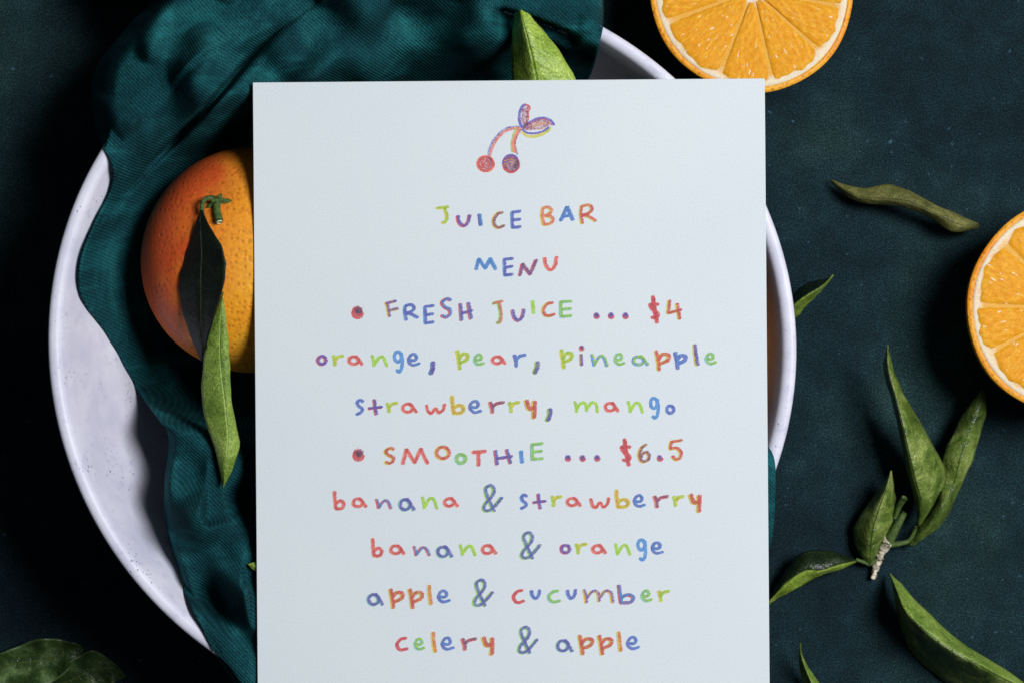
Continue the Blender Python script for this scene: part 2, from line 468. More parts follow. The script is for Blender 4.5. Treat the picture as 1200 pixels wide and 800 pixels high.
def napkin():
    left = [(-190, -10), (-130, 0), (-70, 30), (-32, 104), (-8, 176), (30, 150), (70, 118), (100, 108), (130, 108), (165, 118), (200, 134), (225, 131), (260, 114), (300, 98),  # first points: unseen flap above the view, widened to shade the top-left corner
            (335, 95), (360, 104), (400, 132), (450, 160), (480, 180), (505, 196), (530, 197), (560, 193), (600, 193), (640, 200),
            (680, 214), (720, 230), (760, 249), (800, 274), (850, 306), (900, 340)]
    right = [(-190, 660), (-130, 690), (-60, 704), (0, 707), (30, 707), (60, 700), (92, 690), (140, 660), (300, 600), (430, 640), (490, 820), (512, 886), (524, 901), (540, 908),
             (570, 909), (610, 907), (640, 902), (680, 880), (760, 820), (850, 760), (900, 740)]
    ys = np.concatenate([np.arange(-190, -10, 5.0), np.arange(-10, 830, 2.2), np.arange(830, 901, 6.0)])
    L = np.interp(ys, *np.array(cat(left, 700)).T); Rr = np.interp(ys, *np.array(cat(right, 700)).T)
    cols = np.concatenate([np.linspace(0, 0.42, 190) ** 1.0, np.linspace(0.42, 1, 91)[1:]])
    n, m = len(ys), len(cols)
    px = L[:, None] + (Rr - L)[:, None] * cols[None, :]
    py = np.repeat(ys[:, None], m, 1)
    e = px - L[:, None]; er = Rr[:, None] - px
    def height(z):
        k = PX * (D + ZC - z) / D
        x = (px - 600) * k; y = -(py - 400) * k
        r = r_bowl(x - BC.x, y - BC.y)
        zb = zin(np.minimum(r, R_IN)) + 0.0026
        out = np.clip(r - R_OUT, 0, 1)
        # bunches of cloth
        wt = smooth01(200, 122, py + 0.28 * (px - 215))
        ztop = 0.0860 + 0.003 * np.sin(px * 0.021 + py * 0.013)
        h = zb * (1 - wt) + np.maximum(ztop, zb) * wt
        wbm = smooth01(452, 505, py - 0.15 * (px - 200)) * smooth01(420, 300, px)
        zl = 0.0765 + 0.010 * smooth01(500, 700, py + 0.6 * (px - 200))
        h = h * (1 - wbm) + np.maximum(zl, zb) * wbm
        # ridges and valleys: (pts, height mm, width px)
        R = [([(330, -40), (262, 60), (205, 118), (165, 150)], 3.4, 16), ([(300, -60), (225, 40), (160, 110)], -3.2, 18), ([(245, -60), (180, 40), (135, 110)], 2.6, 16),
             ([(396, -20), (330, 50), (278, 112), (225, 160)], 3.6, 17), ([(440, 0), (370, 55), (330, 92)], -3.4, 20),
             ([(470, -30), (410, 60), (330, 100), (240, 150)], 2.5, 16), ([(500, -40), (480, 40), (440, 90)], 3.6, 22), ([(520, 20), (545, 95)], -4.5, 22),
             ([(540, -40), (575, 40), (590, 95)], 3.6, 15), ([(610, -40), (585, 20), (560, 60)], 2.2, 10),
             ([(690, -40), (668, 40), (655, 100)], 3.5, 14), ([(655, -40), (650, 10), (640, 60)], -3.0, 12),
             ([(200, 560), (235, 520), (300, 490)], 2.5, 14), ([(196, 600), (240, 570), (300, 590)], -2.8, 11), ([(200, 625), (240, 600), (300, 630)], 3.2, 14),
             ([(206, 660), (255, 640), (305, 690)], -2.6, 10), ([(215, 685), (255, 668), (300, 740)], 3.0, 13), ([(228, 715), (262, 705), (302, 790)], -2.6, 10),
             ([(240, 745), (268, 745), (306, 850)], 2.8, 12), ([(150, 250), (120, 310)], 1.6, 14), ([(110, 350), (160, 420)], 1.4, 12)]
        for pts, hh, ww in R:
            dd, _, tt = seg_dist(px, py, pts)
            h = h + hh * 0.001 * np.exp(-(dd / ww) ** 2) * (0.6 + 0.4 * np.sin(tt * math.pi))
        lump = np.zeros(px.shape); q = np.random.default_rng(12)
        for _ in range(16):
            wl = q.uniform(60, 170); an = q.uniform(-1.35, 0.45); ph = q.uniform(0, 6.3)
            s_ = (px + 18 * np.sin(py * 0.021 + ph)) * math.cos(an) + (py + 14 * np.sin(px * 0.026 + ph * 2)) * math.sin(an)
            lump += np.sin(2 * math.pi * s_ / wl + ph) * wl / 90
        h = h + 0.0022 * lump * np.maximum(wt, wbm)
        h = h + 0.0007 * (np.sin(px * .11 + 1.3 * np.sin(py * .045)) * np.sin(py * .083 + 1.1 * np.sin(px * .05)))
        # the deep pleat from the top towards the bowl's left rim
        pl = [(400, -36), (368, 0), (330, 26), (300, 58), (268, 98), (235, 135), (200, 170), (172, 197), (146, 226), (128, 250)]
        dd, sd, tt = seg_dist(px, py, pl)
        wdt = 4.6 * (1 - 0.35 * tt)
        h = h - 0.013 * np.exp(-(dd / wdt) ** 4)
        h = h + 0.0035 * np.exp(-((dd - 9) / 7.0) ** 2) * (sd > 0)
        # over the rim: turn down outside
        h = np.maximum(h, zin(np.minimum(r, R_IN)) + 0.0016)
        over = smooth01(R_IN - 0.010, R_IN + 0.001, r)
        h = np.where(over > 0, np.maximum(h, (RIM + 0.0018) * over + h * (1 - over)), h)
        h = h - (0.32 * out + 10 * out ** 2)
        # rolled edges
        top_edge = smooth01(215, 190, py)
        low_edge = smooth01(495, 520, py)
        rl = np.clip(1 - e / 30.0, 0, 1)
        h = h - top_edge * 0.026 * rl ** 1.8 * smooth01(215, 120, py)
        rl2 = np.clip(1 - e / 9.0, 0, 1)
        h = h - low_edge * 0.016 * rl2 ** 2
        rr2 = np.clip(1 - er / 12.0, 0, 1)
        h = h - rr2 ** 2 * 0.010 * smooth01(120, 90, py)
        zr = zin(np.minimum(r, R_IN))
        rimz = zr + (RIM - zr) * smooth01(R_IN - 0.009, R_IN - 0.001, r)
        h = np.where(r < R_OUT + 0.0012, np.maximum(h, rimz + 0.0014), h)
        # nothing pokes through the card, nor into the fruit
        card = smooth01(262, 296, px) * smooth01(72, 95, py)
        lim = 0.0912 * card + (0.2) * (1 - card)
        dip = smooth01(545, 590, px) * smooth01(720, 670, px) * smooth01(190, 150, py)     # hollow under the leaf above the card
        lim = np.minimum(lim, 0.0790 * dip + lim * (1 - dip))
        dip = smooth01(205, 245, px) * smooth01(330, 290, px) * smooth01(440, 470, py) * smooth01(690, 600, py)
        lim = np.minimum(lim, 0.0825 * dip + lim * (1 - dip))
        dip = smooth01(268, 290, px) * smooth01(380, 350, px) * smooth01(620, 645, py) * smooth01(700, 680, py)
        lim = np.minimum(lim, 0.0880 * dip + lim * (1 - dip))
        h = np.minimum(h, np.where(r > R_IN - 0.003, np.maximum(lim, 0.0912), lim))
        d = np.hypot(x - OC.x, y - OC.y)
        low = orange_z(x, y, False) - 0.0006
        h = np.where(d < ORX * 0.999, np.maximum(np.minimum(h, low), zin(np.minimum(r, R_IN)) + 0.0012), h)
        h = np.where(d < 0.012, low, h)
        h = np.maximum(h, 0.0020)
        return x, y, h
    z = np.full(px.shape, 0.07)
    for _ in range(4):
        x, y, z = height(z)
    # relax steps in height a little
    for _ in range(2):
        zz = z.copy()
        zz[1:-1, 1:-1] = (z[1:-1, 1:-1] * 4 + z[:-2, 1:-1] + z[2:, 1:-1] + z[1:-1, :-2] + z[1:-1, 2:]) / 8
        z = zz
    k = PX * (D + ZC - z) / D
    x = (px - 600) * k; y = -(py - 400) * k
    d = np.hypot(x - OC.x, y - OC.y)
    rr = np.minimum(r_bowl(x - BC.x, y - BC.y), R_IN)
    z = np.where(d < ORX * 0.999, np.maximum(np.minimum(z, orange_z(x, y, False) - 0.0004), zin(rr) + 0.0011), z)
    # weave coordinates: straight ribs that bend a little over the folds
    u = x + 0.10 * z + 0.0008 * np.sin(y * 60)
    vv = y + 0.06 * z + 0.0008 * np.sin(x * 70)
    verts = np.stack([x, y, z], -1).reshape(-1, 3)
    uvs = np.stack([u, vv], -1).reshape(-1, 2)
    f = [tuple(reversed(q)) for q in grid_faces(n, m)]
    o = obj("napkin", mesh(verts.tolist(), f, uvs.tolist()), M_CLOTH)
    s = o.modifiers.new("thickness", 'SOLIDIFY'); s.thickness = 0.0010; s.offset = -1
    tag(o, "crumpled teal twill napkin lining the white bowl", "napkin")
napkin()

# ------------------------------------------------------------------ leaves
def leaf_mesh(Lp, Mp, Rp, nu=44, nv=9, cup=0.0, wav=0.0004, seed=0):
    """edges and midrib as (px, py, z mm) lists from base to tip, world-space vertices"""
    A, B, C = cat(Lp, nu), cat(Mp, nu), cat(Rp, nu)
    r = np.random.default_rng(seed)
    p1, p2 = r.uniform(0, 6, 2)
    v, uv = [], []
    for i in range(nu):
        u = i / (nu - 1)
        for j in range(2 * nv - 1):
            t = (j - (nv - 1)) / (nv - 1)
            q = B[i] * (1 - abs(t)) + (A[i] if t < 0 else C[i]) * abs(t)
            cr = min(abs(t) * 2.2, 1)          # soften the fold along the midrib
            q[2] = B[i][2] + (q[2] - B[i][2]) * (0.55 + 0.45 * cr)
            wdt = np.hypot(*(A[i] - C[i])[:2])
            z = q[2] * 0.001 + cup * math.sin(math.pi * abs(t)) * 0.001 * min(1, wdt / 25)
            z += wav * math.sin(u * 21 + p1 + 1.5 * t) * abs(t) ** 1.5 * min(1, wdt / 20)
            z += 0.00012 * math.sin(u * 60 - abs(t) * 9 + p2) * min(1, wdt / 20)
            ed = abs(t) ** 3 * min(1, wdt / 20)
            v.append(P(q[0] + ed * 0.35 * math.sin(u * 47 + p2 + t), q[1] + ed * 0.35 * math.sin(u * 31 + p1 * 2 - t), max(z, 0.0004)))
            uv.append((u, (t + 1) / 2))
    m = 2 * nv - 1
    return v, grid_faces(nu, m), uv

def make_leaf(name, Lp, Mp, Rp, mats, parent=None, loc=None, **kw):
    v, f, uv = leaf_mesh(Lp, Mp, Rp, **kw)
    # faces up
    a, b, c = (Vector(v[i]) for i in f[len(f) // 3][:3])
    if (b - a).cross(c - a).z < 0:
        f = [tuple(reversed(q)) for q in f]
    org = Vector(loc) if loc is not None else Vector(v[0])
    if parent:
        org = parent.location.copy()
    v = [p - org for p in v]
    o = obj(name, mesh(v, f, uv), list(mats), parent)
    if not parent:
        o.location = org
    if len(mats) > 2:      # other colour on the right half: rolled-over side, with light and shade painted in
        m = 16
        o.data.polygons.foreach_set("material_index", [2 if (i % m) >= m // 2 else 0 for i in range(len(o.data.polygons))])
    s = o.modifiers.new("thickness", 'SOLIDIFY')
    s.thickness = 0.00030; s.offset = -1
    s.material_offset = 1; s.material_offset_rim = 0
    return o

def Z(pts, zs):
    return [(x, y, z) for (x, y), z in zip(pts, zs)]

def tube(path, radii, seg=10, caps=True):
    """tube along world points"""
    p = [Vector(q) for q in path]
    v, n = [], len(p)
    for i in range(n):
        d = (p[min(i + 1, n - 1)] - p[max(i - 1, 0)]).normalized()
        s = d.cross(Vector((0.13, 0.21, 1)) if abs(d.z) < .9 else Vector((1, 0, 0))).normalized()
        w = s.cross(d)
        for k in range(seg):
            a = 2 * math.pi * k / seg
            v.append(p[i] + (s * math.cos(a) + w * math.sin(a)) * radii[i])
    f = grid_faces(n, seg, wrap=True)
    if caps:
        f.append(tuple(range(seg))); f.append(tuple(range((n - 1) * seg, n * seg))[::-1])
    return v, f

def tube_px(pts, r0, r1, n=16):
    c = cat(pts, n)
    return tube([P(a[0], a[1], a[2] * 0.001) for a in c], list(np.linspace(r0, r1, n)))

# --- leaf on the napkin above the card
o = make_leaf("leaf",
    Z([(607, 2), (602, 25), (599, 60), (600, 95), (604, 130), (625, 165)], [89, 84.0, 81.0, 80.0, 81, 84]),
    Z([(607, 2), (613, 25), (622, 60), (629, 95), (634, 130), (640, 170)], [89.5, 92.5, 92.8, 90.8, 89.8, 86.5]),
    Z([(607, 2), (623, 20), (652, 55), (675, 95), (678, 130), (650, 172)], [89, 89.5, 87.8, 86.5, 86.5, 86]),
    (L_BR, L_UN), cup=0.8, seed=1)
tag(o, "pointed green leaf on the teal napkin poking out above the menu card", "leaf")

# --- dried olive leaf
o = make_leaf("leaf",
    Z([(973, 210), (990, 216), (1012, 220), (1040, 216), (1062, 222), (1095, 239), (1125, 252), (1147, 262)], [4, 7, 9, 11, 14, 14, 12, 9]),
    Z([(973, 211), (989, 222), (1010, 231), (1040, 233), (1067, 237), (1095, 249), (1123, 263), (1147, 264)], [4, 9, 13, 16, 18, 18, 15, 9.5]),
    Z([(973, 213), (988, 227), (1009, 238), (1040, 241), (1068, 246), (1093, 258), (1119, 273), (1147, 267)], [3, 6, 9, 12, 14, 13, 11, 9]),
    (L_OL, L_OL), cup=1.0, seed=2, wav=0.0008)
tag(o, "dull olive curled leaf lying alone between the two orange halves", "leaf")

# --- leaf tucked under the bowl's right side
o = make_leaf("leaf",
    Z([(905, 372), (925, 350), (940, 335), (955, 329), (967, 327), (976, 322)], [9, 12, 16, 18, 20, 21]),
    Z([(908, 378), (929, 358), (944, 347), (956, 340), (967, 332), (976, 322)], [9, 24, 28, 28, 26, 21.5]),
    Z([(912, 390), (933, 373), (947, 357), (958, 346), (968, 335), (977, 323)], [6, 8, 12, 16, 19, 21]),
    (L_DK, L_UN, L_BR, L_UN), seed=3)  # shaded half and lit half painted with a dark and a bright material
tag(o, "green leaf tip sticking out from beside the bowl's right rim", "leaf")
bmat = o

# --- long leaf, bottom right
o = make_leaf("leaf",
    Z([(1043, 671), (1057, 684), (1072, 701), (1099, 727), (1126, 751), (1162, 773), (1198, 797), (1216, 812)], [5, 9, 12, 13, 13, 11, 8, 5]),
    Z([(1043, 672), (1051, 692), (1062, 716), (1090, 742), (1120, 763), (1150, 779), (1182, 797), (1216, 812)], [5, 18, 26, 30, 31, 28, 18, 5]),
    Z([(1043, 673), (1049, 705), (1056, 736), (1068, 763), (1088, 783), (1115, 803), (1160, 822), (1216, 813)], [4, 4, 2, 2, 2, 2, 2, 4]),
    (L_UN, L_UP, L_UP, L_UN), cup=0.6, seed=4)
tag(o, "long bright green leaf arched in the bottom right corner", "leaf")

# --- leaf cut by the bottom edge near the card
o = make_leaf("leaf",
    Z([(938, 752), (936, 766), (937, 782), (942, 802), (955, 830), (985, 862)], [18, 12, 8, 5, 3, 2]),
    Z([(938, 752), (939, 767), (944, 782), (953, 802), (967, 830), (990, 862)], [18, 16, 14, 12, 8, 3]),
    Z([(938, 752), (940, 766), (948, 782), (962, 802), (980, 830), (995, 861)], [18, 13, 10, 8, 5, 2]),
    (L_UN, L_UP), seed=5)
tag(o, "small upright leaf cut off by the bottom edge right of the card", "leaf")

# --- two leaves in the bottom left corner
o = make_leaf("leaf",
    Z([(-42, 790), (-18, 772), (10, 762), (38, 750), (62, 748), (82, 752), (96, 757)], [3, 6, 8, 9, 9, 8, 6]),
    Z([(-42, 792), (-15, 784), (12, 778), (40, 774), (64, 770), (82, 764), (96, 758)], [3, 5, 6, 6, 6, 6, 6]),
    Z([(-42, 794), (-20, 804), (8, 809), (40, 808), (68, 794), (85, 778), (97, 760)], [3, 10, 13, 13, 11, 8, 6]),
    (L_MD, L_UN), cup=-0.8, wav=0.0016, seed=6)
tag(o, "dark mottled green leaf at the bottom left corner", "leaf")
o = make_leaf("leaf",
    Z([(52, 806), (72, 784), (92, 768), (110, 762), (128, 772), (146, 790)], [2, 5, 8, 9, 6, 2]),
    Z([(52, 808), (74, 800), (96, 790), (114, 782), (130, 782), (146, 791)], [2, 4, 5, 5, 5, 2]),
    Z([(52, 810), (78, 818), (102, 816), (122, 806), (136, 798), (147, 792)], [2, 3, 4, 4, 3, 2]),
    (L_MD, L_UN), cup=-0.5, wav=0.0014, seed=16)
tag(o, "dark glossy leaf behind the bottom left corner leaf, nearer the bowl", "leaf")

# --- tiny tip beside the card's left edge
o = make_leaf("leaf",
    Z([(291, 660), (298, 658), (306, 655), (330, 652), (352, 664)], [90.2, 90.4, 90.6, 89.5, 88.5]),
    Z([(291, 661), (298, 663), (306, 663), (330, 664), (352, 665)], [90.6, 91.4, 91.4, 90.5, 88.8]),
    Z([(291, 662), (298, 668), (306, 671), (330, 676), (352, 666)], [90.2, 90.3, 90.2, 89.5, 88.5]),
    (L_BR, L_UN), wav=0.0, seed=8)
tag(o, "tiny pale leaf tip peeking out at the card's left edge", "leaf")

# --- sprig of leaves, right
SP = P(1030, 655, 0.004)
SP.z = 0.0
sprig = empty("leaf_sprig", SP)
tag(sprig, "sprig of four green leaves on a pale cut twig, below the right orange half", "sprig")
def part(name, v, f, m, root, uv=None):
    return obj(name, mesh([Vector(p) - root.location for p in v], f, uv), m, root)
make_leaf("leaf",
    Z([(1075, 616), (1073, 590), (1063, 552), (1052, 500), (1044, 466), (1035, 432), (1040, 404)], [10, 12, 14, 17, 18, 19, 26]),
    Z([(1076, 617), (1079, 590), (1069, 552), (1058, 500), (1050, 466), (1041, 432), (1040, 404)], [10, 18, 25, 29, 29, 28, 27]),
    Z([(1078, 617), (1100, 580), (1107, 550), (1079, 495), (1060, 462), (1047, 431), (1041, 404)], [10, 12, 14, 19, 22, 25, 26]),
    (L_UP, L_UN), sprig, cup=1.2, seed=11)
make_leaf("leaf",
    Z([(1065, 639), (1078, 617), (1097, 588), (1102, 560), (1104, 536), (1116, 509), (1129, 484), (1152, 455)], [7, 8, 8, 10, 12, 12, 13, 16]),
    Z([(1066, 640), (1086, 620), (1105, 594), (1118, 566), (1124, 540), (1133, 512), (1143, 485), (1152, 456)], [7, 12, 14, 13, 17, 18, 18, 16]),
    Z([(1067, 641), (1094, 623), (1112, 602), (1128, 565), (1140, 539), (1149, 508), (1156, 480), (1153, 456)], [6, 7, 7, 9, 12, 13, 14, 15]),
    (L_UP, L_UN), sprig, cup=0.8, seed=12, wav=0.0009)
make_leaf("leaf",
    Z([(1018, 661), (1005, 645), (1000, 620), (1012, 597), (1032, 570), (1044, 551)], [6, 6, 6, 8, 12, 17]),
    Z([(1019, 661), (1020, 640), (1023, 617), (1030, 595), (1039, 571), (1044, 551)], [6, 12, 16, 18, 19, 17.5]),
    Z([(1020, 661), (1034, 640), (1046, 617), (1051, 596), (1048, 571), (1045, 551)], [6, 7, 8, 9, 12, 17]),
    (L_UP, L_UN), sprig, cup=1.0, seed=13)
make_leaf("leaf",
    Z([(1006, 656), (983, 648), (961, 644), (940, 647), (925, 661), (911, 683), (893, 712)], [6, 9, 11, 11, 9, 6, 2]),
    Z([(1006, 656), (984, 661), (961, 668), (944, 668), (924, 680), (911, 693), (893, 713)], [6, 13, 16, 16, 14, 11, 3]),
    Z([(1006, 657), (983, 668), (965, 673), (949, 681), (926, 694), (912, 701), (893, 714)], [5, 8, 9, 9, 8, 6, 1]),
    (L_DK, L_UN, L_BR, L_UN), sprig, cup=1.4, seed=14, wav=0.0008)
v, f = tube_px([(1023, 676, 3), (1027, 662, 4), (1031, 650, 6), (1037, 640, 8), (1041, 632, 10)], 0.0008, 0.0019, 22)
r = np.random.default_rng(3)
v = [p + Vector(r.uniform(-.0008, .0008, 3)) for p in v]
part("twig", v, f, M_TWIG, sprig)
v, f = tube_px([(1040, 636, 9), (1050, 618, 11), (1060, 600, 12)], 0.0022, 0.0012); part("stalk", v, f, M_STEM, sprig)
v, f = tube_px([(1042, 638, 8), (1056, 636, 8), (1066, 632, 8), (1074, 617, 10)], 0.0012, 0.0008); part("stalk", v, f, M_STEM, sprig)
v, f = tube_px([(1049, 606, 10), (1054, 592, 13), (1060, 583, 16)], 0.0010, 0.0013); part("stalk", v, f, M_STEM, sprig)
v, f = tube_px([(1030, 653, 5), (1020, 660, 5), (1012, 658, 6), (1003, 655, 6.5)], 0.0010, 0.0007); part("stalk", v, f, M_STEM, sprig)

# ------------------------------------------------------------------ whole orange
def whole_orange():
    root = empty("orange", (OC.x, OC.y, OC.z - ORZ))
    tag(root, "whole orange with stem and leaves, in the bowl left of the menu card", "orange")
    # peel: sphere with a shallow dimple round the stem
    sd = P(256, 236, 0.083)
    dx, dy = sd.x - OC.x, sd.y - OC.y
    dz = float(orange_z(sd.x, sd.y)) - OC.z
    ax = Vector((dx / ORX, dy / ORX, dz / ORZ)).normalized()
    v = []
    nr, ns = 90, 160
    for i in range(nr + 1):
        th = math.pi * i / nr
        for k in range(ns):
            ph = 2 * math.pi * k / ns
            d = Vector((math.sin(th) * math.cos(ph), math.sin(th) * math.sin(ph), math.cos(th)))
            a = math.acos(max(-1, min(1, d.dot(ax))))
            s = 1 - 0.020 * math.exp(-(a / 0.16) ** 2) + 0.004 * math.sin(3 * ph + 2 * th) * math.sin(th)
            s += 0.006 * math.exp(-((a - 0.36) / 0.16) ** 2)
            se, sc = abs(math.sin(th)) ** (2 / SE), math.copysign(abs(math.cos(th)) ** (2 / SE), math.cos(th))
            v.append(Vector((se * math.cos(ph) * ORX * s, se * math.sin(ph) * ORX * s, sc * ORZ * s + ORZ)))
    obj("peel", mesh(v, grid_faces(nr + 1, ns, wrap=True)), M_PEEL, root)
    base = Vector((OC.x, OC.y, OC.z)) + Vector((dx, dy, dz)) * 0.985
    # calyx: a ragged little star
    e1 = ax.cross(Vector((0, 1, 0))).normalized(); e2 = ax.cross(e1)
    lens = [0.0052, 0.0040, 0.0062, 0.0036, 0.0046]
    cv, cf = [], []
    nseg = 40
    for ring, (rf, hh) in enumerate(((0.0, 0.0022), (0.45, 0.0019), (0.8, 0.0009), (1.0, 0.0004))):
        for k in range(nseg):
            a = 2 * math.pi * k / nseg
            kk = a / (2 * math.pi) * 5
            i0 = int(kk) % 5; fr = kk - int(kk)
            rad = 0.0022 + (lens[i0] - 0.0022) * max(0, 1 - abs(fr - 0.5) * 2.6)
            cv.append(base + (e1 * math.cos(a) + e2 * math.sin(a)) * rad * rf + ax * hh)
    part("calyx", cv, grid_faces(4, nseg, wrap=True), M_STEM, root)
    tip = P(257, 260, 0.0925)
    mid = P(254, 246, 0.0905)
    n = 12
    pa = cat([tuple(base + ax * 0.001), tuple(mid), tuple(tip)], n)
    tv, tf = tube([Vector(q) for q in pa], list(np.linspace(0.0013, 0.0016, n)))
    st = part("stem", tv, tf, M_STEM, root)
    dd = (Vector(pa[-1]) - Vector(pa[-2])).normalized()
    cvv, cff = tube([Vector(pa[-1]) - dd * 0.0002, Vector(pa[-1]) + dd * 0.0004], [0.00135, 0.0011])
    ce = obj("cut_end", mesh([p - root.location for p in cvv], cff), M_CUT, st)
    pv, pf = tube_px([(250, 236, 90), (246, 232, 91), (240, 234, 91.5), (237, 241, 91.5), (236.5, 250, 91)], 0.0010, 0.0009, 18)
    part("leaf_stalk", pv, pf, M_STEM, root)
    def over(pts, lift):
        out = []
        for (x, y), l in zip(pts, lift):
            z = 0.085
            for _ in range(5):
                q = P(x, y, z)
                zo = float(orange_z(q.x, q.y)); z = max(zo, 0.05) + l * 0.001
            out.append((x, y, z * 1000))
        return out
    a = make_leaf("leaf",
        over([(236, 246), (230, 257), (224, 278), (217, 300), (211, 322), (210, 336), (212, 356), (218, 380), (228, 406), (236, 424)], [4, 2.5, 1, 0.8, 0.8, 1, 2, 4, 8, 15]),
        over([(236, 246), (235, 258), (236, 278), (237, 300), (236, 322), (236, 338), (236, 358), (236, 380), (237, 404), (237, 424)], [5, 4, 5, 6, 6.5, 6.5, 7, 9, 11.5, 16]),
        over([(237, 246), (241, 256), (249, 271), (259, 288), (264, 306), (264, 318), (261, 338), (254, 360), (246, 388), (238, 424)], [5, 5.5, 8, 11, 12.5, 12.5, 12, 12, 13, 16]),
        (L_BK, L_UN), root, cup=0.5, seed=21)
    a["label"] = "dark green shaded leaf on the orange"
    b = make_leaf("leaf",
        Z([(262, 342), (254, 364), (244, 390), (240, 412), (237, 438), (236, 462), (240, 490), (247, 512), (255, 538), (261, 571)], [91, 91, 90, 89, 88, 87, 86, 86, 86, 86]),
        Z([(262, 342), (259, 366), (258, 392), (258, 416), (260, 440), (263, 464), (266, 492), (267, 516), (265, 542), (262, 571)], [91.5, 92.5, 92.5, 92, 91.5, 91, 90, 89.5, 89, 87]),
        Z([(262, 342), (264, 366), (267, 392), (269, 418), (270, 442), (271, 464), (276, 494), (281, 519), (274, 546), (262, 571)], [91, 92, 92, 91.5, 90.5, 89.5, 86.5, 85, 86, 86]),
        (L_UN, L_UP), root, cup=0.6, seed=22)
    b["label"] = "pale green leaf hanging down over the napkin"
whole_orange()

def hidden_orange():  # unseen under the card, added to bounce warm light onto the bowl's wall
    root = empty("orange", P(737, 405, 0.012))
    root.location.z = 0.0128
    tag(root, "whole orange in the bowl, covered by the menu card's right half", "orange")
    v = []
    nr, ns, R, H = 48, 80, 0.0400, 0.0375
    for i in range(nr + 1):
        th = math.pi * i / nr
        for k in range(ns):
            ph = 2 * math.pi * k / ns
            s = 1 - 0.05 * math.exp(-(th / 0.2) ** 2)
            v.append((R * math.sin(th) * math.cos(ph), R * math.sin(th) * math.sin(ph), H + H * s * math.cos(th)))
    obj("peel", mesh(v, grid_faces(nr + 1, ns, wrap=True)), M_ZEST, root)
    z0 = H + H * 0.95
    v, f = lathe([(0.0045, z0 - 0.0006), (0.0036, z0 + 0.0006), (0.0016, z0 + 0.0010), (0.0014, z0 + 0.0018), (0.0, z0 + 0.0018)], 20)
    obj("calyx", mesh(v, f), M_STEM, root)
hidden_orange()

# ------------------------------------------------------------------ orange halves
def make_half(R, H, nseg, a0, seed, mr=0.00028):
    """halved orange, cut face up, origin at its base"""
    r = np.random.default_rng(seed)
    root = empty("orange_half", (0, 0, 0))
    prof = [(0.0, 0.0), (0.008, 0.0004)]
    for k in range(1, 26):
        a = math.pi / 2 * k / 26
        prof.append((R * 1.0 * math.sin(a) ** 0.92, H * (1 - math.cos(a)) ** 1.0))
    prof += [(R * 1.003, H * 0.985), (R, H - 0.0002), (R - 0.0012, H), (R - 0.0020, H), (R - 0.0024, H - 0.0012)]
    v, f = lathe(prof, 150)
    vv = []
    for x, y, z in v:
        a = math.atan2(y, x); s = 1 + 0.006 * math.sin(3 * a + seed) + 0.004 * math.sin(7 * a)
        vv.append((x * s, y * s, z))
    obj("peel", mesh(vv, f), M_ZEST, root)
    # pith: a slightly domed disc with its own origin at the cut's centre
    pv, pf = lathe([(0.0, -0.0002), (R * 0.5, -0.0003), (R - 0.0052, -0.0001), (R - 0.0030, 0.0001), (R - 0.0020, -0.0002), (R - 0.0020, -0.004)], 150)
    pv = [(x * (1 + 0.006 * math.sin(3 * math.atan2(y, x) + seed)), y * (1 + 0.006 * math.sin(3 * math.atan2(y, x) + seed)), z) for x, y, z in pv]
    p = obj("pith", mesh(pv, pf), mat_pith(R - 0.003), root); p.location = (0, 0, H)
    # segments
    ang = np.linspace(0, 2 * math.pi, nseg + 1)[:-1] + a0 + r.uniform(-.11, .11, nseg)
    for s in range(nseg):
        b0, b1 = ang[s], ang[(s + 1) % nseg] + (2 * math.pi if s == nseg - 1 else 0)
        c, hw = (b0 + b1) / 2, (b1 - b0) / 2
        r0, r1 = R * r.uniform(.08, .11), R - r.uniform(0.0027, 0.0038)
        nu, nv = 26, 21
        sv, suv = [], []
        for i in range(nu):
            u = i / (nu - 1)
            for j in range(nv):
                w = -1 + 2 * j / (nv - 1)
                rad = r0 + (r1 - r0) * u * (1 - 0.05 * abs(w) ** 6 + (0.018 * math.sin(5 * w + s * 2.3) + 0.012 * math.sin(13 * w + s)) * u)
                half = max(0.02, hw - mr / max(rad, 0.002)) * (1 - 0.10 * (1 - u) ** 3)
                edge = (1 - abs(w) ** 6) * (1 - abs(2 * u - 1) ** 14)
                z = -0.0006 + 0.0011 * edge ** 0.5 + 0.00018 * math.sin(40 * u + 9 * w + s) * edge + r.normal(0, 0.00002)
                sv.append((rad * math.cos(c + w * half), rad * math.sin(c + w * half), z))
                suv.append((u + s * 1.37, w * hw * (0.3 + 0.7 * u) + s * 2.1))
        o = obj("segment", mesh(sv, grid_faces(nu, nv), suv), M_PULP, root)
        o.location = (0, 0, H)
    return root

HZ = 0.036
c1 = P(881, -10, HZ)
h1 = make_half(119.5 * PX * (D + ZC - HZ) / D, 0.036, 10, math.radians(-82), 5)
h1.location = (c1.x, c1.y, 0.0030)
h1.rotation_euler = (math.radians(-2.5), math.radians(3.0), 0)
lean = h1.rotation_euler.to_matrix() @ Vector((0, 0, 0.036)); h1.location.x -= lean.x; h1.location.y -= lean.y
tag(h1, "halved orange, cut face up, at the top edge touching the card's corner", "orange half", "halved oranges")
c2 = P(1257, 361, HZ)
h2 = make_half(125 * PX * (D + ZC - HZ) / D, 0.036, 10, math.radians(174), 9)
h2.location = (c2.x - 0.0005, c2.y, 0.0030)
h2.rotation_euler = (math.radians(-3), math.radians(5), 0)
lean = h2.rotation_euler.to_matrix() @ Vector((0, 0, 0.036)); h2.location.x -= lean.x; h2.location.y -= lean.y
tag(h2, "halved orange, cut face up, cropped by the photo's right edge", "orange half", "halved oranges")

